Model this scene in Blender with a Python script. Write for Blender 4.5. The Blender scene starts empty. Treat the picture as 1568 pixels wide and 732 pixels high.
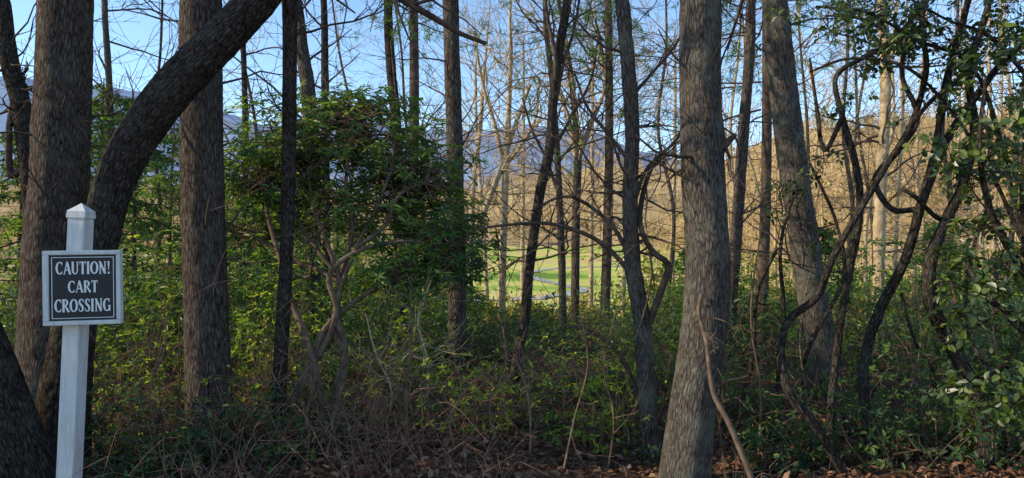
import bpy, math, random
import numpy as np
from mathutils import noise, Vector

rng = np.random.default_rng(11)
random.seed(11)
EYE = 1.6
S = 1120.0          # survey scale: offsets measured at 1120 units = 1 m per metre of distance

def W(px, py, d):
    """survey reading (bearing, height reading, distance in m) -> world metres"""
    return np.array([(px-784)/S*d, d, EYE-(py-366)/S*d])

def sm(t):
    t = np.clip(t, 0, 1); return t*t*(3-2*t)

def gz(x, y):
    x = np.asarray(x, float); y = np.asarray(y, float)
    z = -3.7*sm((y-7)/46)+2.6*sm((y-85)/140)
    z = z + (34+16*sm((x+40)/120))*sm((y-215)/320)
    z = z + 32*sm((x-15-0.19*np.maximum(y, 0))/95)*sm((y-5)/70)
    z = z + 0.05*np.sin(x*1.7+y*0.6)+0.04*np.sin(y*2.3-x*0.9)
    far = sm((y-230)/150)
    z = z + far*(4*np.sin(x*0.021+1.0)+2*np.sin(x*0.06+y*0.02))
    return z

def nrm(v):
    return v/(np.linalg.norm(v, axis=-1, keepdims=True)+1e-9)

# ------------------------------------------------------------------ mesh builder
class MB:
    def __init__(s):
        s.v=[]; s.f=[]; s.m=[]; s.b=[]; s.t=[]; s.s=[]; s.n=0
    def add(s, v, f, mat=0, bark=None, tint=0.5, smooth=False):
        v=np.asarray(v,float); f=np.asarray(f,int)
        s.v.append(v); s.f.append(f+s.n); s.m.append(np.full(len(f),mat))
        s.b.append(v if bark is None else bark)
        s.t.append(np.broadcast_to(np.asarray(tint,float),(len(v),)).copy())
        s.s.append(np.full(len(f),smooth))
        s.n+=len(v)
    def arrays(s):
        return [np.concatenate(a) for a in (s.v,s.f,s.m,s.b,s.t,s.s)]
    def build(s, name, mats):
        v,f,m,b,t,sf=s.arrays()
        me=bpy.data.meshes.new(name)
        me.vertices.add(len(v)); me.vertices.foreach_set('co',v.astype(np.float32).ravel())
        me.loops.add(len(f)*4); me.loops.foreach_set('vertex_index',f.astype(np.int32).ravel())
        me.polygons.add(len(f))
        me.polygons.foreach_set('loop_start',(np.arange(len(f))*4).astype(np.int32))
        try: me.polygons.foreach_set('loop_total',np.full(len(f),4,np.int32))
        except Exception: pass
        me.update(calc_edges=True)
        me.polygons.foreach_set('material_index',m.astype(np.int32))
        me.polygons.foreach_set('use_smooth',sf.astype(bool))
        a=me.attributes.new('bark','FLOAT_VECTOR','POINT'); a.data.foreach_set('vector',b.astype(np.float32).ravel())
        a=me.attributes.new('tint','FLOAT','POINT'); a.data.foreach_set('value',t.astype(np.float32))
        for mt in mats: me.materials.append(mt)
        me.update()
        ob=bpy.data.objects.new(name,me); bpy.context.scene.collection.objects.link(ob)
        return ob
    def merge(s, arr, M3, off, tintshift=0.0):
        v,f,m,b,t,sf=arr
        s.v.append(v@M3.T+off); s.f.append(f+s.n); s.m.append(m); s.b.append(b+off); s.t.append(np.clip(t+tintshift,0,1)); s.s.append(sf); s.n+=len(v)

def catmull(P,R,step):
    P=np.asarray(P,float); R=np.asarray(R,float)
    A=np.vstack([2*P[0]-P[1],P,2*P[-1]-P[-2]])
    out=[];rr=[]
    for i in range(len(P)-1):
        p0,p1,p2,p3=A[i:i+4]
        k=max(1,int(np.linalg.norm(p2-p1)/step))
        t=(np.arange(k)/k)[:,None]
        out.append(0.5*((2*p1)+(-p0+p2)*t+(2*p0-5*p1+4*p2-p3)*t**2+(-p0+3*p1-3*p2+p3)*t**3))
        rr.append(R[i]+(R[i+1]-R[i])*t[:,0])
    out.append(P[-1:]); rr.append(R[-1:])
    return np.vstack(out),np.concatenate(rr)

_ring={}
def tube(M,P,R,sides=5,mat=0,tint=0.5,rough=0.0):
    P=np.asarray(P,float); R=np.asarray(R,float)
    if R[-1]>.005:   # close the tip
        u=P[-1]-P[-2]; u/=np.linalg.norm(u)+1e-9
        P=np.vstack([P,P[-1]+u*R[-1]*.6,P[-1]+u*R[-1]*.8]); R=np.concatenate([R,[R[-1]*.7,.0005]])
    n=len(P)
    T=np.empty_like(P); T[1:-1]=P[2:]-P[:-2]; T[0]=P[1]-P[0]; T[-1]=P[-1]-P[-2]
    T/= (np.sqrt((T*T).sum(1))[:,None]+1e-9)
    ref=np.array([1.0,0,0]) if abs(T[:,0].mean())<0.75 else np.array([0,1.0,0])
    N=ref-T*(T@ref)[:,None]; N/=(np.sqrt((N*N).sum(1))[:,None]+1e-9)
    Bn=np.cross(T,N)
    if sides not in _ring:
        a=np.arange(sides)/sides*2*math.pi; _ring[sides]=(np.cos(a),np.sin(a))
    c,s=_ring[sides]
    dirs=c[None,:,None]*N[:,None]+s[None,:,None]*Bn[:,None]
    L=np.concatenate([[0],np.cumsum(np.sqrt(((P[1:]-P[:-1])**2).sum(1)))])
    rr=np.repeat(R[:,None],sides,1)
    off=random.random()*50
    bk=np.stack([c[None]*rr,s[None]*rr,np.repeat(L[:,None],sides,1)+off],-1)
    if rough>0:
        fl=bk.reshape(-1,3); d=np.empty(len(fl))
        nf=noise.noise
        for i,(x,y,z) in enumerate(fl):
            r1=nf((x*30,y*30,z*5.5))
            d[i]=0.9*(0.35-abs(r1))*1.2+0.9*nf((x*6,y*6,z*1.6))+0.3*nf((x*60,y*60,z*18))
        rr=rr+np.minimum(rough,rr*.3)*d.reshape(rr.shape)
    V=(P[:,None]+rr[...,None]*dirs).reshape(-1,3)
    i=np.arange(n-1)[:,None]*sides; j=np.arange(sides)[None]; j2=(j+1)%sides
    F=np.stack([i+j,i+j2,i+sides+j2,i+sides+j],-1).reshape(-1,4)
    M.add(V,F,mat,bk.reshape(-1,3),tint,True)

def branch(M,p,d,L,r,depth,mat=0,wig=.22,up=.05,kids=4,tint=.5,tips=None,minr=.0025,nmax=8,sides=None):
    n=int(min(nmax,max(3,L/0.16)))
    w=rng.normal(0,wig,(n,3)); w[:,2]+=up
    pts=[p]; dd=d; ds=[]
    for i in range(n):
        dd=dd+w[i]; dd=dd/math.sqrt(dd@dd); p=p+dd*(L/n); pts.append(p); ds.append(dd)
    R=np.maximum(np.linspace(r,r*.3,n+1),minr)
    tube(M,np.array(pts),R,sides or (6 if r>.03 else (4 if r>.008 else 3)),mat,tint)
    if depth>0:
        for k in range(kids):
            i=random.randint(1,n-1)
            q=rng.normal(0,1,3); q-=ds[i]*(q@ds[i]); q/=math.sqrt(q@q)
            a=random.uniform(.5,1.2)
            nd=ds[i]*math.cos(a)+q*math.sin(a)
            branch(M,pts[i],nd,L*random.uniform(.35,.7),R[i]*.62,depth-1,mat,wig,up,kids,tint,tips,minr,nmax,sides)
    if tips is not None: tips.append((pts[-1],dd))

def leaves(M,C,D,N,L,Wd,mat,tint,fold=.15,curl=.15):
    n=len(C)
    if n==0: return
    D=nrm(D); X=nrm(np.cross(D,N)); N=np.cross(X,D)
    L=np.broadcast_to(L,(n,))[:,None]; Wd=np.broadcast_to(Wd,(n,))[:,None]
    v0=C; v3=C+D*L-N*curl*L
    a=C+D*L*.3; b=C+D*L*.72-N*curl*L*.5
    f=N*Wd*fold
    V=np.stack([v0,a+X*Wd*.5+f,b+X*Wd*.4+f,v3,b-X*Wd*.4+f,a-X*Wd*.5+f],1).reshape(-1,3)
    i=np.arange(n)[:,None]*6
    F=np.concatenate([i+np.array([[0,1,2,3]]),i+np.array([[0,3,4,5]])],0)
    M.add(V,F,mat,None,np.repeat(np.broadcast_to(tint,(n,)),6))

def quads(M,C,L,Wd,mat,tint,vert=False):
    """simple one-face leaf tufts"""
    n=len(C); D=rng.normal(0,1,(n,3))
    if vert: D=D*.12+np.array([0,0,1])
    D=nrm(D); X=nrm(np.cross(D,rng.normal(0,1,(n,3))))
    L=L*rng.uniform(.5,1.2,(n,1)); Wd=Wd*rng.uniform(.5,1.2,(n,1))
    V=np.stack([C,C+D*L*.5+X*Wd*.5,C+D*L,C+D*L*.5-X*Wd*.5],1).reshape(-1,3)
    M.add(V,np.arange(n)[:,None]*4+np.array([[0,1,2,3]]),mat,None,np.repeat(np.broadcast_to(tint,(n,)),4))

def rosettes(M,C,A,k,L,Wd,mat,tint,e0=-.35,e1=.55,curl=.18):
    n=len(C); A=nrm(A)
    ref=nrm(rng.normal(0,1,(n,3))); X=nrm(np.cross(A,ref)); Y=np.cross(A,X)
    ang=(np.arange(k)[None]/k*2*math.pi)+rng.uniform(-.35,.35,(n,k))
    e=rng.uniform(e0,e1,(n,k))
    rad=np.cos(ang)[...,None]*X[:,None]+np.sin(ang)[...,None]*Y[:,None]
    D=rad*np.cos(e)[...,None]+A[:,None]*np.sin(e)[...,None]
    N=A[:,None]*np.cos(e)[...,None]-rad*np.sin(e)[...,None]
    N=N+rng.normal(0,.3,N.shape)
    ln=L*rng.uniform(.5,1.15,(n,k))
    tt=np.clip(np.repeat(np.broadcast_to(tint,(n,))[:,None],k,1)+rng.normal(0,.15,(n,k)),0,1)
    leaves(M,np.repeat(C,k,0)+D.reshape(-1,3)*.006,D.reshape(-1,3),N.reshape(-1,3),ln.ravel(),(ln*Wd/L).ravel(),mat,tt.ravel(),.15,curl)

# ------------------------------------------------------------------ materials
def newmat(name):
    m=bpy.data.materials.new(name); m.use_nodes=True; nt=m.node_tree; nt.nodes.clear()
    out=nt.nodes.new('ShaderNodeOutputMaterial')
    return m,nt,out
def nd(nt,t,**kw):
    n=nt.nodes.new(t)
    for k,v in kw.items():
        if k in n.inputs: n.inputs[k].default_value=v
        else: setattr(n,k,v)
    return n
def ramp(nt,fac,stops):
    r=nt.nodes.new('ShaderNodeValToRGB'); e=r.color_ramp.elements
    while len(e)<len(stops): e.new(.5)
    for el,(p,c) in zip(e,stops):
        el.position=p; el.color=(*c,1)
    nt.links.new(fac,r.inputs[0]); return r.outputs[0]

def bark_mat(name,dark,mid,light,lich=(.2,.2,.15),lamt=.5,scale=1.0,bump=.9,vs=9):
    m,nt,out=newmat(name); l=nt.links.new
    at=nd(nt,'ShaderNodeAttribute'); at.attribute_name='bark'
    nw=nd(nt,'ShaderNodeTexNoise',Scale=8.0,Detail=2.0); l(at.outputs['Vector'],nw.inputs['Vector'])
    vm=nd(nt,'ShaderNodeVectorMath',operation='MULTIPLY_ADD'); l(nw.outputs['Color'],vm.inputs[0]); vm.inputs[1].default_value=(.04,.04,.08); l(at.outputs['Vector'],vm.inputs[2])
    mp=nd(nt,'ShaderNodeMapping'); mp.inputs['Scale'].default_value=(46*scale,46*scale,vs*scale)
    l(vm.outputs[0],mp.inputs['Vector'])
    n1=nd(nt,'ShaderNodeTexNoise',Scale=1.6,Detail=6.0,Roughness=.75)
    l(mp.outputs[0],n1.inputs['Vector'])
    v=nd(nt,'ShaderNodeTexVoronoi'); v.feature='DISTANCE_TO_EDGE'; v.inputs['Scale'].default_value=1.0
    l(mp.outputs[0],v.inputs['Vector'])
    mul=nd(nt,'ShaderNodeMath',operation='MULTIPLY_ADD'); l(v.outputs['Distance'],mul.inputs[0]); mul.inputs[1].default_value=.95; l(n1.outputs['Fac'],mul.inputs[2])
    col=ramp(nt,mul.outputs[0],[(.42,dark),(.64,mid),(1.05,light)])
    n2=nd(nt,'ShaderNodeTexNoise',Scale=4.0,Detail=6.0,Roughness=.8); l(at.outputs['Vector'],n2.inputs['Vector'])
    lf=ramp(nt,n2.outputs['Fac'],[(.48,(0,0,0)),(.64,(lamt,)*3)])
    mx=nd(nt,'ShaderNodeMix',data_type='RGBA'); l(lf,mx.inputs[0]); l(col,mx.inputs[6]); mx.inputs[7].default_value=(*lich,1)
    bp=nd(nt,'ShaderNodeBump',Strength=bump,Distance=.03); l(mul.outputs[0],bp.inputs['Height'])
    p=nd(nt,'ShaderNodeBsdfDiffuse'); l(mx.outputs[2],p.inputs['Color']); l(bp.outputs[0],p.inputs['Normal'])
    l(p.outputs[0],out.inputs[0]); return m
def twig_mat(name,a,b,c):
    m,nt,out=newmat(name); l=nt.links.new
    at=nd(nt,'ShaderNodeAttribute'); at.attribute_name='bark'
    n1=nd(nt,'ShaderNodeTexNoise',Scale=9.0,Detail=3.0,Roughness=.7); l(at.outputs['Vector'],n1.inputs['Vector'])
    col=ramp(nt,n1.outputs['Fac'],[(.3,a),(.5,b),(.7,c)])
    p=nd(nt,'ShaderNodeBsdfDiffuse'); l(col,p.inputs['Color']); l(p.outputs[0],out.inputs[0]); return m

def leaf_mat(name,c0,c1,c2,trans=.35,rough=.5,spec=.4,transcol=None):
    m,nt,out=newmat(name); l=nt.links.new
    at=nd(nt,'ShaderNodeAttribute'); at.attribute_name='tint'
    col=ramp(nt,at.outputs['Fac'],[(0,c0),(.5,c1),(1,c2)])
    if spec>.3:
        p=nd(nt,'ShaderNodeBsdfPrincipled',Roughness=rough); p.inputs['Specular IOR Level'].default_value=spec
        l(col,p.inputs['Base Color'])
    else:
        p=nd(nt,'ShaderNodeBsdfDiffuse'); l(col,p.inputs['Color'])
    t=nd(nt,'ShaderNodeBsdfTranslucent')
    g=nd(nt,'ShaderNodeMix',data_type='RGBA'); g.blend_type='MULTIPLY'; g.inputs[0].default_value=1; l(col,g.inputs[6]); g.inputs[7].default_value=(*(transcol or (2.3,2.0,.6)),1)
    l(g.outputs[2],t.inputs[0])
    mx=nd(nt,'ShaderNodeMixShader'); mx.inputs[0].default_value=trans
    l(p.outputs[0],mx.inputs[1]); l(t.outputs[0],mx.inputs[2]); l(mx.outputs[0],out.inputs[0]); return m

BARK_OAK=bark_mat('oak_bark',(.022,.016,.013),(.105,.08,.066),(.22,.18,.15),lamt=.35)
BARK_DARK=bark_mat('dark_bark',(.014,.011,.009),(.066,.052,.043),(.16,.13,.11),lamt=.25,bump=1.0,vs=14)
BARK_GREY=bark_mat('grey_bark',(.035,.027,.022),(.12,.1,.083),(.23,.2,.17),lich=(.25,.25,.19),lamt=.55,scale=1.15)
BARK_TWIG=twig_mat('twig_bark',(.05,.035,.028),(.1,.07,.052),(.17,.13,.1))
BARK_RHODO=twig_mat('rhododendron_bark',(.08,.055,.04),(.16,.11,.075),(.25,.185,.13))
BARK_PALE=twig_mat('pale_bark',(.27,.19,.11),(.46,.34,.2),(.6,.48,.32))
BARK_GOLD=twig_mat('sunlit_wood_bark',(.32,.2,.09),(.54,.37,.18),(.7,.52,.29))  # golden sunlight put into the bark colour of the far trees
DEAD=twig_mat('dead_stem',(.12,.07,.05),(.22,.13,.095),(.36,.24,.17))
L_RHODO=leaf_mat('rhododendron_leaf',(.03,.075,.022),(.1,.185,.04),(.24,.35,.075),.45,.42,.5)
L_DARK=leaf_mat('holly_leaf',(.015,.03,.012),(.045,.085,.02),(.15,.2,.04),.35,.35,.5)
L_UNDER=leaf_mat('understory_leaf',(.025,.055,.024),(.07,.13,.04),(.2,.285,.055),.42,.5,.35)
L_BRIGHT=leaf_mat('young_leaf',(.1,.175,.03),(.2,.3,.05),(.38,.44,.09),.5,.5,.2)
L_HEM=leaf_mat('hemlock_needles',(.03,.07,.035),(.075,.145,.055),(.18,.27,.08),.4,.6,.2)
L_PINE=leaf_mat('pine_needles',(.05,.1,.04),(.1,.18,.06),(.17,.26,.09),.4,.5,.2)
L_LITTER=leaf_mat('fallen_leaf',(.08,.04,.026),(.21,.11,.065),(.42,.27,.17),.1,.7,.2,(1.2,1,.7))
L_TAN=leaf_mat('beech_leaf',(.28,.15,.04),(.55,.36,.1),(.65,.5,.17),.4,.6,.2,(1.5,1.2,.7))
L_FAR=leaf_mat('hillside_crowns',(.11,.14,.06),(.44,.3,.14),(.8,.6,.32),.3,.8,.1,(1.3,1.2,.9))  # golden tones raised in colour to stand in for sunlight on the hillside
L_OLIVE=leaf_mat('field_edge_leaf',(.06,.09,.03),(.22,.23,.06),(.52,.44,.14),.35,.8,.1)

# ------------------------------------------------------------------ ground
def grid(name,xs,ys,mat,off=0.0,zf=gz):
    X,Y=np.meshgrid(xs,ys); Z=zf(X,Y)+off
    M=MB(); nx=len(xs); ny=len(ys)
    i=(np.arange(ny-1)[:,None]*nx+np.arange(nx-1)[None])
    F=np.stack([i,i+1,i+nx+1,i+nx],-1).reshape(-1,4)
    M.add(np.stack([X,Y,Z],-1).reshape(-1,3),F,0,None,.5,True)
    return M.build(name,[mat])
m,nt,out=newmat('leaf_littered_soil'); l=nt.links.new
tc=nd(nt,'ShaderNodeTexCoord')
n1=nd(nt,'ShaderNodeTexNoise',Scale=14.0,Detail=6.0,Roughness=.75); l(tc.outputs['Object'],n1.inputs['Vector'])
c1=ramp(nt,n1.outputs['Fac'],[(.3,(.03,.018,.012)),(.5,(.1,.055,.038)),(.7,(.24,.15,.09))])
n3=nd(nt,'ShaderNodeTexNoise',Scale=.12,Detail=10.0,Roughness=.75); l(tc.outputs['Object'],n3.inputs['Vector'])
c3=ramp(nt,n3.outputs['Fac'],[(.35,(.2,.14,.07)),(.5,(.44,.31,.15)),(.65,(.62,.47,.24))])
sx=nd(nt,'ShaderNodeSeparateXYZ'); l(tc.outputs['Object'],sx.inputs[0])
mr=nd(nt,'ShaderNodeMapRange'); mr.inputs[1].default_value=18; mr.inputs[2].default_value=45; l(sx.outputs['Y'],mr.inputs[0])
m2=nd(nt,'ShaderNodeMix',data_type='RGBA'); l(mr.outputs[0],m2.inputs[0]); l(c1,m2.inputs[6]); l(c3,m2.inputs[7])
p=nd(nt,'ShaderNodeBsdfDiffuse')
l(m2.outputs[2],p.inputs['Color']); l(p.outputs[0],out.inputs[0]); SOIL=m
xs=np.concatenate([np.linspace(-900,-60,60),np.linspace(-57,57,150),np.linspace(60,900,60)])
ys=np.concatenate([np.linspace(-60,-4,20),np.linspace(-3,60,170),np.linspace(63,650,150)])
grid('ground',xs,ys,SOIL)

m,nt,out=newmat('fairway_grass'); l=nt.links.new
tc=nd(nt,'ShaderNodeTexCoord'); mp=nd(nt,'ShaderNodeMapping'); mp.inputs['Scale'].default_value=(.5,1.0,1); l(tc.outputs['Object'],mp.inputs[0])
n1=nd(nt,'ShaderNodeTexNoise',Scale=.055,Detail=8.0,Roughness=.6); l(mp.outputs[0],n1.inputs['Vector'])
c=ramp(nt,n1.outputs['Fac'],[(.36,(.16,.26,.05)),(.46,(.38,.46,.09)),(.53,(.6,.55,.16)),(.6,(.6,.44,.18))])
p=nd(nt,'ShaderNodeBsdfDiffuse'); l(c,p.inputs['Color']); l(p.outputs[0],out.inputs[0]); GRASS=m
grid('golf_fairway',np.linspace(-22,44,90),np.linspace(38,232,130),GRASS,.09)
m,nt,out=newmat('path_concrete'); l=nt.links.new
n1=nd(nt,'ShaderNodeTexNoise',Scale=3.0,Detail=6.0)
c=ramp(nt,n1.outputs['Fac'],[(.3,(.33,.32,.29)),(.7,(.45,.43,.39))])
p=nd(nt,'ShaderNodeBsdfDiffuse'); l(c,p.inputs['Color']); l(p.outputs[0],out.inputs[0]); CONC=m
M=MB()
P=np.array([[-14,61],[-4,61],[1,63],[5,68],[7,76],[4,90],[2,105],[8,120],[20,126]],float)
P3,_=catmull(np.c_[P,np.zeros(len(P))],np.ones(len(P)),1.0)
T=nrm(np.gradient(P3,axis=0)); Nn=np.stack([-T[:,1],T[:,0],T[:,2]*0],-1)
A=P3+Nn*.8; B=P3-Nn*.8
A[:,2]=gz(A[:,0],A[:,1])+.17; B[:,2]=gz(B[:,0],B[:,1])+.17
V=np.concatenate([A,B]); n=len(A); i=np.arange(n-1)
M.add(V,np.stack([i,i+1,i+1+n,i+n],-1),0); M.build('cart_path',[CONC])

m,nt,out=newmat('hazy_mountain_woods'); l=nt.links.new
tc=nd(nt,'ShaderNodeTexCoord'); n1=nd(nt,'ShaderNodeTexNoise',Scale=.02,Detail=12.0,Roughness=.75); l(tc.outputs['Object'],n1.inputs['Vector'])
c=ramp(nt,n1.outputs['Fac'],[(.35,(.16,.23,.35)),(.65,(.3,.37,.48))])  # blue of distance haze put into the base colour
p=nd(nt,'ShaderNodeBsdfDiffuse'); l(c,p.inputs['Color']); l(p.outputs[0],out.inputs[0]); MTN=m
def mz(x,y):
    r=262-.09*(x+600)+20*np.sin(x*.006+.6)+10*np.sin(x*.017)+5*np.sin(x*.05+y*.02)
    r=np.where(x>-50,r-.1*(x+50),r)
    return -10+np.maximum(r,60)*sm((y-750)/600)
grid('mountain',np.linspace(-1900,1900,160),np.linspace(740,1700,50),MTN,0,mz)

# ------------------------------------------------------------------ trees near
def trunk_path(d,pts,topz):
    P=[W(a,b,d) for a,b,w in pts]; R=[w/2/S*d*.94 for a,b,w in pts]
    g=float(gz(P[0][0],P[0][1]))
    base=P[0].copy()
    if base[2]>g+.05:
        dirn=P[0]-P[1]; dirn/=abs(dirn[2])+1e-6
        base=P[0]+dirn*(base[2]-g)*.6; base[2]=g
        P.insert(0,base); R.insert(0,R[0]*1.12)
    fl=P[0].copy(); fl[2]=min(P[0][2],g)-.2
    P.insert(0,fl); R.insert(0,R[0]*1.4)
    if topz:
        u=P[-1]-P[-2]; u/=np.linalg.norm(u)
        k=3; h=(topz-P[-1][2])
        if h>0:
            p0=P[-1]; r0=R[-1]
            for j in range(1,k+1):
                u2=nrm(u+rng.normal(0,.05,3)+np.array([0,0,.1*j])); p0=p0+u2*(h/k)/max(u2[2],.4)
                P.append(p0); R.append(max(.012,r0*(1-.3*j)))
    return P,R

def tree(name,d,pts,topz=11,mat=BARK_GREY,tint=.5,nb=10,bl=2.0,extra=(),low=0,lowlen=1.0,rough=None,bmat=None,lowdepth=2,zlo=1.2,zhi=3.6,kids=3):
    M=MB(); P,R=trunk_path(d,pts,topz)
    big=max(R)>.1
    Pc,Rc=catmull(P,R,.035 if big else .08)
    if rough is None: rough=.013 if big else .004
    tube(M,Pc,Rc,48 if big else 12,0,tint,rough)
    zt=Pc[:,2]
    hi=np.where(zt>max(3.2,zhi-.4))[0]
    for k in range(nb):
        if len(hi)<5: break
        i=int(random.choice(hi)); 
        a=random.uniform(0,6.283); dv=nrm(np.array([math.cos(a),math.sin(a),random.uniform(.1,.9)]))
        branch(M,Pc[i],dv,bl*random.uniform(.5,1.1),min(Rc[i]*.5,.05),2,1,.2,.04,3)
    lo=np.where((zt>zlo)&(zt<zhi))[0]
    for k in range(low):
        i=int(random.choice(lo)); a=random.uniform(0,6.283)
        dv=nrm(np.array([math.cos(a),math.sin(a)*.7,random.uniform(-.1,1.0)]))
        branch(M,Pc[i],dv,lowlen*random.uniform(.4,1.2),min(Rc[i]*.35,.012 if lowlen<1.6 else .02),lowdepth,1,.2,.03,kids,minr=.002 if d<9 else .0035)
    for pts2,w0,w1,*dd in extra:
        d2=dd[0] if dd else d
        Q=[W(a,b,d2) for a,b in pts2]; rr=np.linspace(w0,w1,len(Q))/2/S*d2
        for k in range(1,len(Q)): Q[k]=Q[k]+np.array([0,random.uniform(-.08,.08),0])
        q,r=catmull(Q,rr,.05); tube(M,q,r,8 if w0>6 else 5,1,tint,.002)
        for k in range(int(3+len(Q))):
            i=random.randint(len(q)//3,len(q)-1)
            dv=nrm(rng.normal(0,1,3)+np.array([0,0,.2]))
            branch(M,q[i],dv,random.uniform(.3,.9)*max(1,d2/9),r[i]*.5,1,1,.25,.02,3,minr=.002)
    return M.build(name,[mat,bmat or BARK_TWIG])

tree('oak_tree',6.4,[(82,690,112),(80,560,102),(84,400,92),(90,300,86),(94,200,84),(98,100,80),(101,0,78),(104,-80,72)],11,BARK_OAK,nb=12,low=8,lowlen=.9)
tree('leaning_oak_tree',5.2,[(96,640,82),(108,540,66),(126,450,58),(150,380,54),(166,310,57),(192,240,60),(238,168,62),(298,103,62),(350,48,62),(392,0,60),(438,-60,56),(505,-150,50)],9,BARK_DARK,nb=8,low=0,rough=.018)
tree('oak_tree',4.75,[(24,740,122),(-4,650,114),(-34,560,104),(-74,470,98),(-114,380,90),(-155,250,84)],9,BARK_DARK,nb=6)
tree('crooked_tree',7.5,[(60,600,30),(55,400,30),(44,240,30),(30,150,28),(14,90,26),(6,20,24),(0,-60,22)],9,BARK_DARK,nb=8,low=6,
     extra=[([(38,200),(22,120),(10,60),(0,30)],14,8),([(44,240),(20,270),(22,200),(18,130)],12,7)])
tree('oak_tree',5.75,[(318,690,76),(320,600,70),(315,450,67),(310,300,66),(308,150,66),(308,0,62),(309,-80,60)],11,BARK_OAK,nb=12,low=12,lowlen=.8)
tree('dark_slender_tree',5.9,[(420,700,27),(430,550,23),(438,400,22),(443,200,22),(444,0,25),(444,-80,24)],9,BARK_DARK,nb=10,low=5,rough=.006)
tree('maple_tree',10,[(480,420,24),(478,250,24),(472,140,23),(462,70,20),(452,0,18)],11,BARK_OAK,nb=10,low=8,lowlen=1.8,zhi=5)
tree('maple_tree',12,[(500,420,13),(498,200,12),(497,60,11),(496,-20,10)],11,BARK_DARK,nb=10,low=14,lowlen=2.2,zhi=6)
tree('maple_tree',12,[(616,500,18),(611,300,17),(606,180,16),(598,90,15),(594,0,14)],12,BARK_DARK,nb=10,low=14,lowlen=2.2,zhi=6)
tree('poplar_tree',8.8,[(699,540,30),(700,420,28),(697,300,27),(694,150,26),(690,0,25),(688,-60,24)],13,BARK_OAK,nb=12,low=8,lowlen=.9,zhi=4.5)
tree('slender_maple_tree',7.6,[(793,545,17),(803,490,17),(812,400,16),(826,300,16),(842,225,16),(848,140,15),(858,65,14),(869,0,14)],9,BARK_DARK,nb=10,low=10,lowlen=1.2,zhi=4.2,
     extra=[([(848,140),(850,90),(838,30),(832,-20)],7,5),([(845,200),(860,110),(880,40),(890,-20)],6,4)])
tree('bare_tree',14,[(862,470,12),(858,330,11),(852,220,10),(845,120,9),(835,30,7)],8,BARK_OAK,nb=4,low=20,lowlen=2.4,zhi=6.4,
     extra=[([(856,300),(835,240),(815,200),(800,150)],6,3),([(852,220),(880,170),(905,120),(915,60)],6,3)])
tree('bare_tree',15,[(880,480,14),(882,340,13),(884,230,12),(876,130,9),(862,40,7)],8,BARK_OAK,nb=4,low=22,lowlen=2.6,zhi=6.6,bmat=BARK_PALE,
     extra=[([(884,250),(905,190),(925,140),(930,90)],9,4),([(882,240),(870,180),(850,130),(838,90)],8,4)])
tree('sycamore_tree',18,[(768,495,13),(770,380,12),(774,280,11),(778,180,9),(782,90,7)],9,BARK_PALE,nb=4,low=26,lowlen=3.2,zhi=7.6,bmat=BARK_PALE,
     extra=[([(730,350),(755,290),(770,250),(790,190),(812,130)],10,5),([(774,270),(760,200),(742,140),(730,80)],8,4),([(776,250),(800,220),(820,180),(826,120)],7,4)])
tree('dogwood_tree',5.5,[(1005,725,34),(990,600,29),(983,500,27),(968,400,25),(964,300,24),(968,200,23),(962,100,22),(953,0,22)],8,BARK_GREY,nb=8,low=10,lowlen=1.0,
     extra=[([(992,500),(1012,440),(1022,405),(998,385),(980,345),(988,290),(1003,240)],12,6),
            ([(968,400),(940,350),(900,312),(860,302),(815,322)],8,3),
            ([(975,430),(930,378),(880,352),(830,342),(770,345),(730,352)],8,3),
            ([(1003,700),(960,560),(905,508),(860,500)],8,3),
            ([(966,330),(990,260),(1040,210),(1060,150)],7,4),
            ([(966,250),(930,200),(900,160),(880,110)],7,3),
            ([(965,150),(1000,110),(1040,60),(1060,0)],6,3)])
tree('oak_tree',4.95,[(1048,735,84),(1064,600,71),(1079,500,71),(1084,400,70),(1079,300,68),(1073,150,66),(1072,0,64),(1070,-80,62)],12,BARK_GREY,nb=12,low=4,lowlen=.6,rough=.014,
     extra=[([(1090,250),(1108,222),(1124,208)],20,7)])
M=MB(); Q=[W(a,b,d_) for a,b,d_ in [(1074,450,4.78),(1070,480,4.76),(1082,525,4.7),(1092,600,4.65),(1118,652,4.6),(1150,730,4.55),(1158,752,4.52)]]; Q[-1][2]=min(Q[-1][2],.0)
q,r=catmull(Q,np.array([6,7,7,7.5,8,8.5,9])/2/S*4.7,.03); tube(M,q,r,10,0,.5,.004)
for k in range(5): branch(M,q[random.randint(2,len(q)//2)],nrm(rng.normal(0,1,3)),.25,.004,1,0,.3,0,2)
M.build('leaning_dead_limb',[BARK_RHODO])
tree('white_oak_tree',7.0,[(1284,690,54),(1268,600,48),(1252,500,47),(1236,400,46),(1221,300,45),(1207,200,44),(1195,100,42),(1186,0,38)],12,BARK_GREY,nb=12,low=10,lowlen=1.0)
tree('maple_tree',9.5,[(1120,480,18),(1130,330,18),(1138,200,17),(1146,100,16),(1150,0,15)],11,BARK_OAK,nb=10,low=12,lowlen=1.4,zhi=5)
tree('maple_tree',11,[(1345,480,18),(1348,300,18),(1356,150,16),(1350,0,15)],11,BARK_PALE,nb=8,low=12,lowlen=1.8,zhi=5)
tree('maple_tree',13,[(372,420,11),(376,250,10),(374,120,9),(370,0,8)],10,BARK_DARK,nb=10,low=14,lowlen=2.0,zhi=6.5)
tree('maple_tree',12,[(176,420,12),(172,250,11),(166,110,10),(160,0,9)],10,BARK_GREY,nb=10,low=14,lowlen=2.0,zhi=6.5)
tree('bare_tree',20,[(930,470,10),(925,300,9),(935,180,8),(920,80,6)],9,BARK_PALE,nb=2,low=22,lowlen=3.2,zhi=8,bmat=BARK_PALE)
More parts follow.
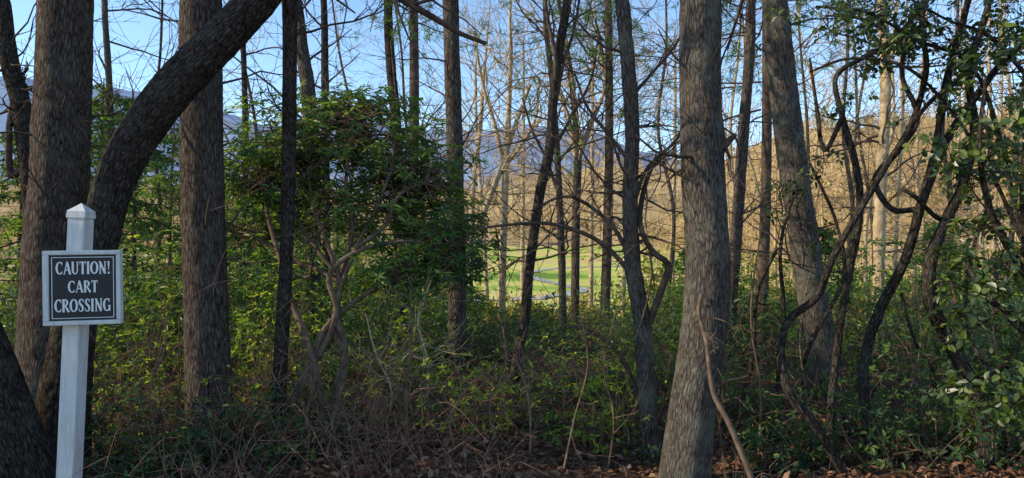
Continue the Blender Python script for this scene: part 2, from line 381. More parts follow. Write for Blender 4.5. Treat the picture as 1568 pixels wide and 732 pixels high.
tree('bare_tree',22,[(720,470,8),(724,300,8),(735,200,7),(742,100,5)],9,BARK_PALE,nb=2,low=22,lowlen=3.2,zhi=8,bmat=BARK_PALE)
for (px,d) in [(745,26),(800,28),(905,24),(955,27),(1030,25)]:
    a=random.uniform(-15,15)
    tree('bare_tree',d,[(px,440,7),(px+a*.4,330,6.5),(px+a,220,5.5),(px+a*1.2,120,4),(px+a,60,3)],9,BARK_PALE,nb=3,low=24,lowlen=4.2,zlo=2.2,zhi=9,bmat=BARK_PALE)
for k,(px,d,w) in enumerate([(1020,20,7),(1112,18,7),(1165,24,7),(1300,14,8),(1328,19,7),(1395,22,7),(1440,15,8),(1478,26,7),(1505,18,8),(1535,13,9),(1560,20,8),(560,22,6),(655,19,6),(410,17,7),(235,15,7),(1250,26,6),(1420,18,6),(1370,15,6),(1285,22,6),(1460,20,6),(1520,24,6),(1340,26,6)]):
    a=random.uniform(-45,45); b_=random.uniform(-12,12)
    tree('bare_tree',d,[(px,480,w),(px+a*.3+b_,330,w*.9),(px+a*.7-b_,200,w*.75),(px+a,80,w*.6),(px+a*1.3,-10,w*.45)],8,BARK_PALE if (px>1000 and k%3) else BARK_OAK,nb=2,low=16,lowlen=2.0,zhi=4.5+d*.12,bmat=BARK_PALE if k%2 else BARK_RHODO)

# ------------------------------------------------------------------ leafy helpers
def twig_leaves(M,tips,k,L,Wd,mat,tb=.5,ts=.2):
    C=np.array([t[0] for t in tips]); A=np.array([t[1] for t in tips])+np.array([0,0,.5])
    tt=np.clip(tb+rng.normal(0,ts,len(C)),0,1)
    rosettes(M,C,A,k,L,Wd,mat,tt)

M=MB(); 
lobes=[((490,215),(165,72),6.6,260),((400,265),(80,65),6.3,120),((620,255),(120,75),6.7,220),((545,160),(100,32),6.8,100),((570,330),(130,55),6.5,120),((690,385),(85,55),6.6,170),((630,420),(95,50),6.4,100),((385,350),(65,55),6.6,60),((670,330),(85,50),6.9,110),((470,300),(90,55),6.9,80)]
stems=[[(505,705),(514,600),(528,540),(516,480),(520,430),(500,370),(480,320),(470,250)],
       [(505,700),(520,600),(528,545),(512,500),(522,440),(545,380),(575,320),(600,260)],
       [(425,705),(450,610),(490,540),(516,480),(505,420),(560,380),(640,370),(690,390)],
       [(420,710),(438,640),(475,560),(500,500),(560,450),(600,430),(620,415)],
       [(495,700),(490,600),(470,520),(450,470),(430,400),(410,330),(405,280)],
       [(530,430),(500,400),(470,360),(440,300),(450,240)],
       [(520,430),(540,350),(530,280),(540,190)],
       [(545,380),(590,345),(610,300),(650,280)],[(520,430),(480,410),(440,395),(395,360)]]
attach=[]
for si,s_ in enumerate(stems):
    d0=5.9 if si<5 else 6.2
    Q=[W(a,b,d0+(6.4-d0)*i/len(s_)+random.uniform(-.05,.05)) for i,(a,b) in enumerate(s_)]
    if si<5: Q[0][2]=gz(Q[0][0],Q[0][1])-.1
    r=np.linspace(13 if si<5 else 8,5,len(Q))/2/S*6.2
    q,rr=catmull(Q,r,.05); tube(M,q,rr,10,0,.5,.003); attach+=list(q[len(q)//2:])
attach=np.array(attach)
for (cx,cy),(rx,ry),d,n in lobes:
    c=W(cx,cy,d); ex=np.array([rx/S*d,.6,ry/S*d])
    u=nrm(rng.normal(0,1,(n,3)))*rng.uniform(.35,1.12,(n,1)); C=c+u*ex
    for j in range(0,n,3):
        tgt=C[j]; kk=int(np.argmin(((attach-(tgt*.6+c*.4))**2).sum(1))); a=attach[kk]
        mid=(a+tgt)/2+rng.normal(0,.08,3); mid2=a*.7+tgt*.3+rng.normal(0,.07,3)
        q,rr=catmull([a,mid2,mid,tgt],[.008,.006,.0045,.003],.09); tube(M,q,rr,4,0,.5)
        for z in (j+1,j+2):
            if z<n:
                b=q[len(q)//2]; tube(M,np.array([b,(b+C[z])/2+rng.normal(0,.04,3),C[z]]),[.004,.003,.002],3,0,.5)
    tt=np.clip(.48+.28*u[:,2]-.2*u[:,0]+rng.normal(0,.2,n),0,1)  # light from upper left put into leaf tint: top and left paler
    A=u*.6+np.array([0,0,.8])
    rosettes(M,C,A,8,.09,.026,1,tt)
    sel=rng.random(n)<.35
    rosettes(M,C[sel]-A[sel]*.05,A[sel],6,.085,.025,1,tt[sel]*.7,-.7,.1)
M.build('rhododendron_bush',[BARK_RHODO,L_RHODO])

def laurel(name,stems,d,w0,w1,nleaf,L=.06,Wd=.03,mat=BARK_DARK,leafz=0,reach=.6,k5=4):
    M=MB(); tips=[]
    for s_ in stems:
        wa,wb=(w0,w1) if not isinstance(s_[0],(int,float)) else s_[:2]
        pts=s_ if not isinstance(s_[0],(int,float)) else s_[2]
        ph=random.uniform(0,6)
        Q=[W(a,b,d+.14*math.sin(i*1.3+ph)) for i,(a,b) in enumerate(pts)]
        if pts[0][1]>690: Q[0][2]=min(Q[0][2],gz(Q[0][0],Q[0][1])-.1)
        q,r=catmull(Q,np.linspace(wa,wb,len(Q))/2/S*d,.04); tube(M,q,r,12,0,.5,.005)
        for k in range(nleaf):
            i=random.randint(len(q)//3,len(q)-1)
            if q[i][2]<leafz: continue
            dv=nrm(rng.normal(0,1,3)*np.array([1,.8,.7]))
            branch(M,q[i],dv,reach*random.uniform(.4,1.2),r[i]*.4,2,0,.25,.03,3,.5,tips,minr=.002)
    if tips:
        random.shuffle(tips)
        twig_leaves(M,tips[:int(len(tips)*.8)],k5,L,Wd,1,.42,.3)
    return M.build(name,[mat,L_DARK])
laurel('mountain_laurel',[[(1305,740),(1250,655),(1208,600),(1196,540),(1208,490),(1250,455),(1275,395),(1318,320),(1352,262),(1395,190),(1418,110),(1412,30),(1430,-30)],
                 [8,5,[(1395,190),(1430,150),(1470,120),(1500,60)]]],4.85,14,7,6,leafz=2.7)
laurel('mountain_laurel',[[(1352,740),(1328,650),(1323,560),(1345,480),(1385,400),(1408,320),(1432,230),(1448,130),(1470,50),(1490,-30)],
                 [13,8,[(1408,320),(1450,215),(1500,140),(1545,85),(1590,60)]],
                 [9,6,[(1408,320),(1365,320),(1340,275),(1372,235),(1405,180),(1380,110),(1400,40)]]],5.1,18,8,6,leafz=2.6,mat=BARK_DARK)
laurel('mountain_laurel',[[(1502,740),(1505,660),(1488,590),(1452,520),(1425,460),(1426,395),(1450,335),(1475,280),(1492,200),(1484,110),(1510,20),(1520,-40)],[8,5,[(1450,340),(1430,330),(1400,300),(1380,290)]]],4.9,27,7,7,leafz=2.4)
laurel('mountain_laurel',[[(1278,740),(1272,640),(1284,520),(1300,420),(1316,330),(1312,260),(1290,180),(1280,118),(1322,88),(1370,60),(1420,0)],
                 [8,4,[(1290,180),(1262,230),(1250,160),(1240,90)]]],5.4,13,7,5,leafz=2.8)
laurel('holly_tree',[[(1590,740),(1585,560),(1575,420),(1565,300),(1575,160),(1580,20)],[(1575,430),(1520,330),(1500,230),(1510,120)],[(1580,520),(1540,480),(1500,440),(1480,400)],[(1585,600),(1540,560),(1500,590),(1470,570)]],4.4,12,5,11,.06,.036,leafz=.7,reach=.4)
laurel('holly_tree',[[(1620,500),(1570,380),(1510,250),(1440,150),(1380,100),(1300,90),(1240,110)],[(1570,380),(1500,120),(1400,60),(1330,20),(1250,10)],[(1600,150),(1520,60),(1450,30),(1380,-10)]],4.7,7,3,13,.05,.03,leafz=1.4,reach=.5)
laurel('mountain_laurel',[[(1180,700),(1190,600),(1200,480),(1195,380),(1215,300)],[(1110,700),(1150,560),(1160,450),(1190,380)],[(1410,700),(1440,600),(1400,520),(1380,450)],[(1540,700),(1530,600),(1480,500),(1490,380),(1520,300)],[(1250,700),(1230,560),(1290,430),(1280,340),(1240,250)]],6.2,8,4,4,leafz=1.0,mat=BARK_DARK)

# ------------------------------------------------------------------ hemlocks / pines
def hemlock(x,y,h,r,nbr,nl,name='hemlock_tree',L=.08,Wd=.035,z0=.4):
    M=MB(); g=float(gz(x,y)); base=np.array([x,y,g])
    tube(M,np.array([base-[0,0,.2],base+[0,0,h*.5],base+[0.1,0,h]]),[h*.012,h*.008,.01],8,0)
    Cs=[]
    for k in range(nbr):
        t=random.uniform(z0/h,1)**.9; z=h*t; a=random.uniform(0,6.283); rl=r*(1-t*.8)*random.uniform(.6,1.1)
        dv=np.array([math.cos(a),math.sin(a),.15])
        s_=np.linspace(0,1,6)[:,None]; Pp=base+[0,0,z]+dv*rl*s_+np.array([0,0,-.35*rl])*s_**2+rng.normal(0,.02,(6,3))
        tube(M,Pp,np.linspace(.012,.004,6),3,0)
        u=rng.uniform(.15,1,(nl,1)); c=base+[0,0,z]+dv*rl*u+np.array([0,0,-.35*rl])*u**2
        side=np.array([-dv[1],dv[0],0])*rng.normal(0,.2,(nl,1))*rl*(1.1-u)
        Cs.append(c+side+rng.normal(0,.03,(nl,3))-np.array([0,0,.05]))
    C=np.vstack(Cs); n=len(C); tt=np.clip(.5+rng.normal(0,.26,n),0,1)
    quads(M,C,L*1.1,Wd*1.3,1,tt)
    return M.build(name,[BARK_TWIG,L_HEM])
for (px,d,ztop_py,r) in [(205,10,150,1.6),(150,12,120,1.8),(395,12,210,1.6),(260,15,180,2.2),(345,16,240,2.2),(30,11,190,1.8),(470,15,280,1.9),(620,17,330,2.4),(545,14,330,1.8),(700,16,400,1.4),(430,11,300,1.5),(1260,14,350,1.3),(1060,15,380,1.3),(1440,12,340,1.3)]:
    x=(px-784)/S*d; top=EYE-(ztop_py-366)/S*d; h=top-float(gz(x,d))
    hemlock(x,d,h,r,int(22*h),60)
for (x,y,h,r) in [(-8.8,2.2,6.5,1.7),(-11.5,9,7,1.7),(-7.6,3.6,4.2,1.3)]:  # unseen hemlocks left of the view, added to shade and dapple the foreground
    hemlock(x,y,h,r,70,50,L=.13,Wd=.06,z0=1.2)

def pine(name,d,px,zl):
    M=MB(); x=(px-784)/S*d; g=float(gz(x,d)); H=11
    tube(M,*catmull([[x,d,g-.2],[x+.1,d,4],[x,d,H]],[.1,.08,.04],.3),10,0)
    Cs=[];As=[]
    for k in range(zl[2]):
        z=random.uniform(zl[0],zl[1]); a=random.uniform(0,6.283); rl=random.uniform(1.0,2.6)
        dv=np.array([math.cos(a),math.sin(a),.1]); tips=[]
        branch(M,np.array([x,d,z]),dv,rl,.018,2,0,.15,.0,4,.5,tips,.003)
        for t in tips: Cs.append(t[0]); As.append(t[1])
    C=np.array(Cs);A=np.array(As)
    for rep in range(2):
        rosettes(M,C-A*.08*rep,A,10,.13,.012,1,np.clip(.5+rng.normal(0,.2,len(C)),0,1),.1,1.2,.05)
    return M.build(name,[BARK_TWIG,L_PINE])
pine('pine_tree',12,625,(4.9,8.5,14)); pine('pine_tree',14,925,(4.6,8,14)); pine('pine_tree',12,1165,(3.4,8,18))

# ------------------------------------------------------------------ understory
def shrub(M,x,y,r,h,n,L,Wd,tb,k=5,leaf=1,stemn=8,upr=.8,shell=.5,fill=0):
    g=float(gz(x,y)); base=np.array([x,y,g])
    u=nrm(rng.normal(0,1,(n,3))); u[:,2]=np.abs(u[:,2]); u*=rng.uniform(shell,1.15,(n,1))
    C=base+u*np.array([r,r,h])+np.array([0,0,.03])+rng.normal(0,.06,(n,3)); C[:,2]=np.maximum(C[:,2],g+.04)
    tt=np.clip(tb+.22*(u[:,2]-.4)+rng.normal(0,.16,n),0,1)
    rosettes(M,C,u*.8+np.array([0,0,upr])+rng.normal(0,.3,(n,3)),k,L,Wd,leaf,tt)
    if fill:
        v=nrm(rng.normal(0,1,(fill,3))); v[:,2]=np.abs(v[:,2]); v*=rng.uniform(.3,1.1,(fill,1))
        c=base+v*np.array([r,r,h])+np.array([0,0,.02])
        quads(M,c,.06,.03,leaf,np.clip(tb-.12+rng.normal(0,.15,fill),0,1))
    for j in range(min(stemn,n)):
        b=base+np.array([random.uniform(-.12,.12),random.uniform(-.12,.12),-.05]); t=C[j]
        mid=(b+t)/2+rng.normal(0,.06,3); mid[2]+=.1*h
        q,rr=catmull([b,mid,t],[.008,.005,.0025],.15); tube(M,q,rr,3,0,.5)
M=MB()
def under_h(px):
    return np.interp(px,[0,200,450,600,760,930,1050,1200,1568],[1.5,1.5,1.35,1.15,.8,.9,1.1,1.3,1.45])
for k in range(330):
    y=6.9+10.0*random.random()**1.1; px=random.uniform(-120,1690); x=(px-784)/S*y
    h=under_h(px)*random.uniform(.5,1.15)*(1 if y<11 else 1.2)
    if y<8: h*=.65
    if y>11 and 730<px<950: h*=.5
    r=random.uniform(.4,.8)
    n=int(52*(r/.6)**2*(1.0 if y<10 else .75))
    nv=noise.noise((x*.45,y*.45,0))
    tb=.34+.75*nv+(.1 if px<560 else (-.04 if px>1050 else .04))+random.uniform(-.1,.1)  # sunlit patches (noise) and brighter left side put into leaf tint
    L_=random.choice([.045,.055,.075])
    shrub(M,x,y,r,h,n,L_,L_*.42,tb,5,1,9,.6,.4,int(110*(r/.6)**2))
M.build('understory_thicket',[BARK_TWIG,L_UNDER])
for (px,d,r,h,n,tb) in [(720,5.9,.42,.75,70,.6),(905,5.8,.45,.7,75,.55),(790,6.3,.4,.55,35,.6),(960,6.1,.35,.8,40,.55),(190,6.0,.4,.95,50,.35),(250,6.3,.45,1.2,60,.4),(390,6.2,.5,1.1,60,.4),(570,6.6,.45,.8,45,.5),(660,6.8,.4,.9,45,.4),(1000,6.6,.4,.9,45,.45),(460,6.6,.4,.9,50,.55),(220,7.5,.6,1.5,90,.6),(430,7.6,.6,1.3,80,.7),(880,7.6,.5,.8,50,.5),(620,7.8,.5,.9,60,.6),(1240,7.6,.5,1.1,60,.5)]:
    M=MB(); x=(px-784)/S*d
    shrub(M,x,d,r,h,n,.06,.023,tb,5,1,30,.5,.3,60)
    M.build('leafy_shrub',[DEAD,L_BRIGHT])
for (px,d,r,h,n) in [(320,5.2,.25,.35,40),(520,5.4,.22,.3,25),(1190,5.7,.4,.7,80),(1390,5.5,.5,.8,100),(1480,5.3,.4,.7,80),(1545,5.1,.45,.9,90),(1300,5.9,.5,.8,90),(1120,6.0,.4,.6,50),(1240,5.2,.3,.45,50),(1440,5.0,.35,.45,60),(1340,5.0,.35,.45,60),(1530,4.9,.35,.5,60),(170,5.3,.35,.55,60),(240,5.4,.4,.6,70),(380,5.4,.35,.55,60),(450,5.9,.35,.55,50),(1170,5.1,.25,.35,35),(1000,5.5,.25,.4,35),(640,6.0,.3,.5,40),(840,6.0,.3,.45,40),(200,4.95,.3,.3,40),(280,5.0,.3,.3,40),(440,5.1,.25,.28,30)]:
    M=MB(); x=(px-784)/S*d
    shrub(M,x,d,r,h,n,.055,.023,.36,5,1,24,.5,.4,120)
    M.build('dark_shrub',[BARK_TWIG,L_UNDER])
for (px,d,r,h,n) in [(200,8.6,1.0,1.9,200),(370,9.0,1.1,2.1,240),(480,9.5,1.1,2.0,240),(590,9.6,1.1,2.0,240),(690,10.5,.9,1.4,150),(60,8.8,1.0,1.9,160),(280,9.8,1.1,2.3,220),(1130,10,1.0,1.5,150),(1290,10.5,1.1,1.7,170),(1420,9.5,1.1,1.7,170),(1530,9.0,1.0,1.7,160),(1030,11.5,.9,1.3,110)]:
    M=MB(); x=(px-784)/S*d
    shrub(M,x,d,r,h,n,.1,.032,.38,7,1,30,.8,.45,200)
    M.build('rhododendron_bush',[BARK_RHODO,L_RHODO])

for pts,w in [([(812,732),(812,640),(805,590),(790,550)],5),([(625,700),(622,600),(630,520),(628,440)],6),([(650,680),(655,560),(640,490),(660,430)],5),([(590,690),(600,600),(575,540),(560,480)],5),([(700,710),(690,640),(720,590),(760,560)],4),([(860,720),(880,640),(900,560),(890,480)],4),([(1160,735),(1165,600),(1150,480),(1168,330)],5),([(1450,735),(1440,620),(1465,500),(1450,400)],6),([(1210,735),(1235,620),(1225,520),(1240,420)],5),([(150,700),(160,600),(140,520),(155,440)],4),([(250,700),(230,600),(255,520),(240,430)],4),([(480,720),(470,640),(490,560),(520,520)],6),([(930,730),(940,640),(925,560),(945,470)],4),([(1400,735),(1390,620),(1410,520),(1395,420)],5),([(760,700),(750,620),(775,560),(770,500)],4),([(1530,735),(1540,620),(1520,500),(1530,380)],5)]:
    M=MB(); d=random.uniform(5.2,6.3)
    Q=[W(a,b,d+random.uniform(-.06,.06)) for a,b in pts]; Q[0][2]=gz(Q[0][0],Q[0][1])-.05
    q,r=catmull(Q,np.linspace(w,w*.4,len(Q))/2/S*d,.06); tube(M,q,r,6,0,.5)
    for k in range(12):
        i=random.randint(len(q)//4,len(q)-1)
        branch(M,q[i],nrm(rng.normal(0,1,3)+np.array([0,0,.6])),random.uniform(.2,.6),r[i]*.5,1,0,.2,.06,3,minr=.0018)
    M.build('bare_sapling',[random.choice([DEAD,BARK_PALE,BARK_RHODO])])

# brittle dead stems scattered in loose clumps
M=MB(); cl=[(random.uniform(110,1620),random.uniform(4.5,8.0)) for _ in range(85)]
for k in range(1400):
    cp,cy=random.choice(cl); y=max(4.3,cy+random.gauss(0,.3)); px=cp+random.gauss(0,45); x=(px-784)/S*y; g=float(gz(x,y))
    h=random.uniform(.1,.42)*(1.7 if random.random()<.2 else 1)
    p0=np.array([x,y,g-.02]); a=random.uniform(0,6.28); l_=random.uniform(.2,1.4)*h
    t=p0+np.array([math.cos(a)*l_,math.sin(a)*l_,h]); mid=(p0+t)/2+rng.normal(0,.05,3)+np.array([0,0,.12*h])
    e=t+np.array([math.cos(a)*l_*.6,math.sin(a)*l_*.6,random.uniform(-.35,.2)*h])
    q,r=catmull([p0,mid,t,e],[.003,.0025,.002,.0013],.14); tube(M,q,r,3,0,random.random())
    for j in range(2):
        i=random.randint(1,len(q)-1); b=q[i]; c=b+rng.normal(0,.12,3)+[0,0,.06]; tube(M,np.array([b,(b+c)/2+rng.normal(0,.015,3),c]),[.002,.0016,.001],3,0)
M.build('dead_stems',[DEAD])

M=MB(); n=22000
y=3.4+5.2*rng.random(n)**1.1; x=rng.uniform(-.85,.85,n)*(y+.5)
C=np.stack([x,y,gz(x,y)+rng.uniform(.004,.035,n)],-1)
D=rng.normal(0,1,(n,3)); D[:,2]*=.3; N=rng.normal(0,.55,(n,3)); N[:,2]+=1
ln=rng.uniform(.03,.085,n)
leaves(M,C,D,N,ln,ln*rng.uniform(.4,.7,n),0,np.clip(rng.normal(.45,.25,n),0,1),.3,.3)
M.build('leaf_litter',[L_LITTER])

M=MB()
for (px,py,d,rr,n) in [(905,355,16,.7,160),(1000,250,20,1.6,160),(1150,300,17,1.3,160),(1300,330,15,1.4,240),(1450,350,14,1.4,300),(1530,300,12,1.3,300),(1230,230,20,1.8,200),(1380,260,18,1.6,260)]:
    C=W(px,py,d)+rng.normal(0,1,(n,3))*np.array([rr,rr,rr*.6])*.7
    quads(M,C,.1,.07,0,np.clip(rng.normal(.6,.25,n),0,1))
M.build('beech_foliage',[L_TAN])

# ------------------------------------------------------------------ distant woods
temps=[]
for k in range(5):
    T_=MB(); H=random.uniform(11,15)
    P=np.array([[0,0,-.5],[.2,0,H*.3],[-.1,.2,H*.6],[.1,0,H]])+rng.normal(0,.18,(4,3)); P[0]=[0,0,-.5]
    q,r=catmull(P,[.12,.095,.06,.02],1.2); tube(T_,q,r,5,0)
    for j in range(14):
        i=random.randint(len(q)//4,len(q)-1); a=random.uniform(0,6.28)
        branch(T_,q[i],nrm(np.array([math.cos(a),math.sin(a),random.uniform(.3,1)])),random.uniform(1.8,4.2),.035,2,0,.2,.06,3,minr=.009,nmax=4,sides=3)
    temps.append(T_.arrays())
M=MB(); cnt=0
while cnt<400:
    if cnt<200: y=26+200*random.random()**1.1; u=random.uniform(-.85,.95)
    elif cnt<310: y=24+75*random.random(); u=random.uniform(.24,.9)
    else: y=105+110*random.random(); u=random.uniform(.28,.85)
    x=u*y
    if -.12<u<.17 and y<235: continue
    if u<=-.1 and random.random()<.6: continue
    a=random.uniform(0,6.28); s_=random.uniform(.5,1.0)*(.6 if u<.1 else .8)
    R3=np.array([[math.cos(a),-math.sin(a),0],[math.sin(a),math.cos(a),0],[0,0,1]])*s_
    M.merge(random.choice(temps),R3,np.array([x,y,float(gz(x,y))]),random.uniform(-.3,.3)); cnt+=1
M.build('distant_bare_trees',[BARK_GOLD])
M=MB()
for k in range(1900):
    y=105+435*random.random(); u=random.uniform(-.85,.95); x=u*y
    if -.1<u<.18 and y<236: continue
    if y<150 and u<.3: continue
    n=100; g=float(gz(x,y)); hh=random.uniform(5,10)
    pine_=random.random()<.12
    v=rng.normal(0,.45,(n,3))*np.array([2.8,2.8,hh*.45])*(.7 if pine_ else 1.1)+np.array([x,y,g+hh*.6])
    b=.08 if pine_ else random.uniform(.35,.85)
    quads(M,v,1.5,.28 if not pine_ else .6,0,np.clip(b+rng.normal(0,.14,n),0,1))
    if not pine_:
        v=rng.normal(0,1.5,(6,3))*np.array([1,1,.1])+np.array([x,y,g]); v[:,2]=gz(v[:,0],v[:,1])
        quads(M,v,hh*1.0,.35,0,rng.uniform(.6,1,6),True)
M.build('hillside_forest',[L_FAR])
M=MB()
for k in range(150):
    y=random.uniform(19,44); u=random.uniform(-.5,.75); x=u*y
    gap=-.055<u<.14
    h=random.uniform(1.0,2.2)*(.38 if gap else 1.25)
    if gap and y>30: continue
    n=240; v=nrm(rng.normal(0,1,(n,3))); v[:,2]=abs(v[:,2]); v=v*rng.uniform(.5,1,(n,1))*np.array([h*1.2,h,h])+np.array([x,y,float(gz(x,y))])
    quads(M,v,.28,.13,0,np.clip(random.uniform(.1,.9)+rng.normal(0,.12,n),0,1))
M.build('fairway_edge_bushes',[L_OLIVE])

# ------------------------------------------------------------------ sign
def pmat(name,col,rough,dirt=0.1):
    m,nt,out=newmat(name); l=nt.links.new
    tc=nd(nt,'ShaderNodeTexCoord'); mp=nd(nt,'ShaderNodeMapping'); mp.inputs['Scale'].default_value=(30,30,4); l(tc.outputs['Object'],mp.inputs[0])
    n=nd(nt,'ShaderNodeTexNoise',Scale=1.0,Detail=8.0,Roughness=.7); l(mp.outputs[0],n.inputs['Vector'])
    d=tuple(c*(1-dirt*3) for c in col); c=ramp(nt,n.outputs['Fac'],[(.3,d),(.55,col)])
    p=nd(nt,'ShaderNodeBsdfPrincipled',Roughness=rough); l(c,p.inputs['Base Color'])
    b=nd(nt,'ShaderNodeBump',Strength=.25,Distance=.003); l(n.outputs['Fac'],b.inputs['Height']); l(b.outputs[0],p.inputs['Normal'])
    l(p.outputs[0],out.inputs[0]); return m
WHITE=pmat('weathered_white_paint',(.66,.65,.61),.55)
BLACK=pmat('black_panel',(.014,.015,.018),.55,dirt=.15)
LETTER=pmat('letter_paint',(.8,.8,.76),.5,dirt=.03)
root=bpy.data.objects.new('caution_sign',None); bpy.context.scene.collection.objects.link(root)
import bmesh
def box(name,x0,x1,y0,y1,z0,z1,mat,bev=.003,par=root):
    bm=bmesh.new(); bmesh.ops.create_cube(bm,size=1)
    for v in bm.verts: v.co=((x0+x1)/2+v.co.x*(x1-x0),(y0+y1)/2+v.co.y*(y1-y0),(z0+z1)/2+v.co.z*(z1-z0))
    if bev: bmesh.ops.bevel(bm,geom=bm.edges[:],offset=bev,segments=2,affect='EDGES')
    me=bpy.data.meshes.new(name); bm.to_mesh(me); bm.free(); me.materials.append(mat)
    o=bpy.data.objects.new(name,me); bpy.context.scene.collection.objects.link(o); o.parent=par; return o
dS=4.2; k=S/dS
root.location=((128-784)/k,dS,EYE-(440-366)/k)
def lz(py): return (440-py)/k
post=bpy.data.objects.new('post_assembly',None); bpy.context.scene.collection.objects.link(post); post.parent=root
hw_=.05
box('post',-hw_,hw_,.03,.03+2*hw_,-1.75,lz(334),WHITE,.004,post)
box('post_collar',-hw_-.006,hw_+.006,.024,.036+2*hw_,lz(334)+.001,lz(326),WHITE,.003,post)
bm=bmesh.new()
h0=lz(326)+.001; hs=hw_+.003; yc=.03+hw_
vs=[bm.verts.new(c) for c in ((-hs,yc-hs,h0),(hs,yc-hs,h0),(hs,yc+hs,h0),(-hs,yc+hs,h0),(-hs,yc-hs,h0+.012),(hs,yc-hs,h0+.012),(hs,yc+hs,h0+.012),(-hs,yc+hs,h0+.012),(0,yc,h0+.06))]
for f in ((0,1,5,4),(1,2,6,5),(2,3,7,6),(3,0,4,7),(4,5,8),(5,6,8),(6,7,8),(7,4,8),(3,2,1,0)): bm.faces.new([vs[i] for i in f])
me=bpy.data.meshes.new('post_cap'); bm.to_mesh(me); bm.free(); me.materials.append(WHITE)
o=bpy.data.objects.new('post_cap',me); bpy.context.scene.collection.objects.link(o); o.parent=post
post.rotation_euler=(0,math.radians(2.6),0); post.location=(-.08,0,0)
board=bpy.data.objects.new('board_assembly',None); bpy.context.scene.collection.objects.link(board); board.parent=root
board.rotation_euler=(0,math.radians(-.6),math.radians(12))
hw,hh=.203,.212
box('board_back',-hw,hw,-.012,.022,-hh,hh,WHITE,.003,board)
b=.024
box('frame_top',-hw,hw,-.03,-.0125,hh-b,hh,WHITE,.003,board)
box('frame_bottom',-hw,hw,-.03,-.0125,-hh,-hh+b,WHITE,.003,board)
box('frame_side_1',-hw,-hw+.032,-.03,-.0125,-hh+b+.001,hh-b-.001,WHITE,.003,board)
box('frame_side_2',hw-b,hw,-.03,-.0125,-hh+b+.001,hh-b-.001,WHITE,.003,board)
x0,x1,z0,z1=-hw+.033,hw-b-.001,-hh+b+.001,hh-b-.001
box('panel',x0,x1,-.02,-.0125,z0,z1,BLACK,.001,board)
def line(a,b_,c,d_,n): box(n,a,b_,-.0225,-.0205,c,d_,LETTER,0,board)
g=.012; t=.0035
line(x0+g,x1-g,z1-g-t,z1-g,'border_top'); line(x0+g,x1-g,z0+g,z0+g+t,'border_bottom')
line(x0+g,x0+g+t,z0+g+t+.0005,z1-g-t-.0005,'border_side_1'); line(x1-g-t,x1-g,z0+g+t+.0005,z1-g-t-.0005,'border_side_2')
def arc(cx,cy,rx,ry,a0,a1,wt,wn,n=22):
    a=np.radians(np.linspace(a0,a1,n)); return [(cx+rx*math.cos(q),cy+ry*math.sin(q),wn+(wt-wn)*abs(math.cos(q))**1.3) for q in a]
TK,TN=.17,.085
def serif(x,y,w=.15): return [(x-w,y,.055),(x+w,y,.055)]
G={
'C':(.74,[arc(.42,.5,.34,.46,48,312,TK,TN),[(.66,.97,.05),(.68,.7,.05)],[(.68,.27,.03),(.66,.08,.05)]]),
'A':(.84,[[(.1,.0,.07),(.42,1,.09)],[(.42,1.02,.1),(.5,.75,TK),(.74,0,TK)],[(.22,.33,.08),(.62,.33,.08)],serif(.1,.025,.11),serif(.75,.025,.14)]),
'U':(.8,[[(.15,1,TK),(.15,.35,TK),(.18,.18,.15),(.28,.06,.11),(.4,.035,.1),(.54,.07,.09),(.63,.2,.09),(.65,.35,.09),(.65,1,.09)],serif(.15,.975,.14),serif(.65,.975,.12)]),
'T':(.72,[[(.36,0,TK),(.36,.95,TK)],[(.03,.955,.09),(.69,.955,.09)],[(.03,.98,.05),(.05,.76,.03)],[(.69,.98,.05),(.67,.76,.03)],serif(.36,.025)]),
'I':(.36,[[(.18,0,TK),(.18,1,TK)],serif(.18,.025),serif(.18,.975)]),
'O':(.86,[arc(.43,.5,.34,.46,0,360,TK,TN,34)]),
'N':(.88,[[(.17,0,.09),(.17,1,.09)],[(.12,1,.16),(.7,.02,.17)],[(.7,0,.09),(.7,1,.09)],serif(.17,.025,.12),serif(.7,.975,.12),[(.02,.975,.055),(.2,.975,.055)]]),
'!':(.32,[[(.16,.3,.05),(.16,1,.17)],[(.16,0,.15),(.16,.15,.15)]]),
'R':(.78,[[(.16,0,TK),(.16,1,TK)],[(.18,.955,.09),(.38,.955,.1),(.52,.88,.14),(.56,.74,.17),(.52,.59,.14),(.38,.5,.09),(.2,.5,.08)],[(.34,.5,.12),(.72,0,.17)],serif(.16,.025)]),
'S':(.62,[[(.52,.82,.06),(.46,.92,.08),(.33,.965,.09),(.19,.92,.11),(.12,.79,.14),(.16,.65,.16),(.3,.53,.18),(.44,.42,.17),(.51,.26,.15),(.46,.1,.12),(.32,.035,.09),(.18,.06,.08),(.09,.17,.06)],[(.53,.95,.04),(.54,.73,.04)],[(.07,.28,.04),(.08,.05,.04)]]),
'G':(.84,[arc(.42,.5,.34,.46,48,322,TK,TN),[(.69,.02,.13),(.69,.44,.13)],[(.52,.44,.06),(.83,.44,.06)],[(.66,.97,.05),(.68,.7,.05)]]),
}
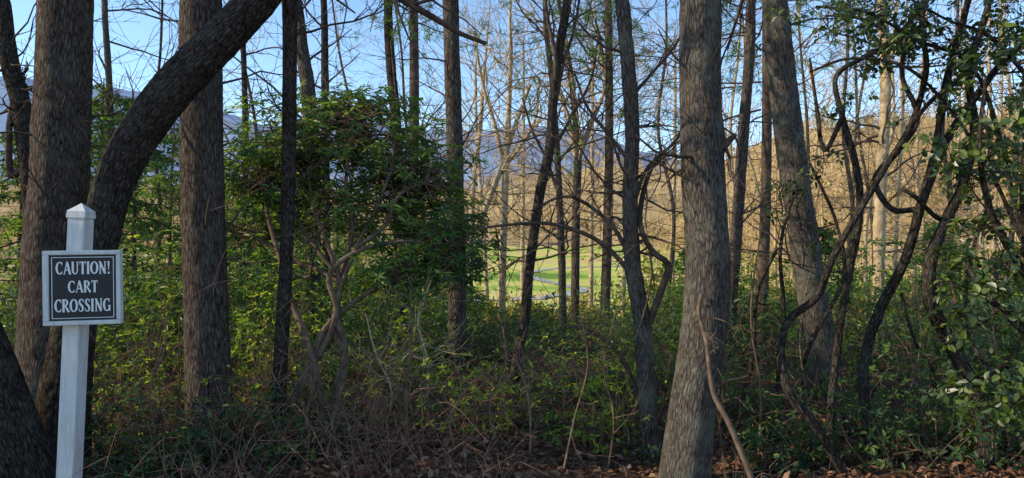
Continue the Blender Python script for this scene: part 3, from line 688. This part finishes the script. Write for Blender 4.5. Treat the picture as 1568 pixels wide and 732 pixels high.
def word(s,xa,xb,zb,cap):
    tot=sum(G[c][0]+.06 for c in s)-.06; sx=(xb-xa)/tot; x=xa
    M=MB(); j=0
    for c in s:
        for st in G[c][1]:
            P=np.array([(p[0],p[1]) for p in st]); w=np.array([p[2] for p in st])
            P=P*np.array([sx,cap])+np.array([x,zb]); w=w*cap*.92
            T=np.gradient(P,axis=0); T/=np.linalg.norm(T,axis=1)[:,None]; Nn=np.stack([-T[:,1],T[:,0]],-1)*w[:,None]/2
            y=-.0215-.0002*(j%9); j+=1
            A_=np.c_[P[:,0]+Nn[:,0],np.full(len(P),y),P[:,1]+Nn[:,1]]; B_=np.c_[P[:,0]-Nn[:,0],np.full(len(P),y),P[:,1]-Nn[:,1]]
            n=len(P); i=np.arange(n-1); M.add(np.vstack([A_,B_]),np.stack([i,i+n,i+1+n,i+1],-1),0)
        x+=(G[c][0]+.06)*sx
    o=M.build('lettering_'+''.join(ch for ch in s.lower() if ch.isalpha()),[LETTER]); o.parent=board
word('CAUTION!',-.135,.147,.077,.072)
word('CART',-.073,.082,-.028,.068)
word('CROSSING',-.143,.149,-.138,.074)

# ------------------------------------------------------------------ light
sun=np.array([-.85,-.13,.44]); sun=sun/np.linalg.norm(sun)
el=math.asin(sun[2]); rot=math.atan2(sun[0],sun[1])
w=bpy.data.worlds.new('World'); bpy.context.scene.world=w; w.use_nodes=True
nt=w.node_tree; bg=nt.nodes['Background']; sk=nt.nodes.new('ShaderNodeTexSky'); sk.sky_type='NISHITA'; sk.sun_disc=False
sk.sun_elevation=el; sk.sun_rotation=rot; sk.air_density=1.0; sk.dust_density=.2; sk.ozone_density=4.0
nt.links.new(sk.outputs[0],bg.inputs[0]); bg.inputs[1].default_value=.28
ld=bpy.data.lights.new('sun','SUN'); ld.energy=5; ld.angle=math.radians(.5); ld.color=(1,.85,.6)
lo=bpy.data.objects.new('sun',ld); bpy.context.scene.collection.objects.link(lo)
lo.rotation_euler=Vector(sun).to_track_quat('Z','Y').to_euler()
cam=bpy.data.cameras.new('camera'); cam.sensor_width=36; cam.lens=36*S/1568; cam.clip_end=6000; cam.clip_start=.05
co=bpy.data.objects.new('camera',cam); bpy.context.scene.collection.objects.link(co); co.location=(0,0,EYE); co.rotation_euler=(math.radians(90),0,0)
sc=bpy.context.scene; sc.camera=co
sc.view_settings.view_transform='Standard'; sc.view_settings.look='None'; sc.view_settings.exposure=0
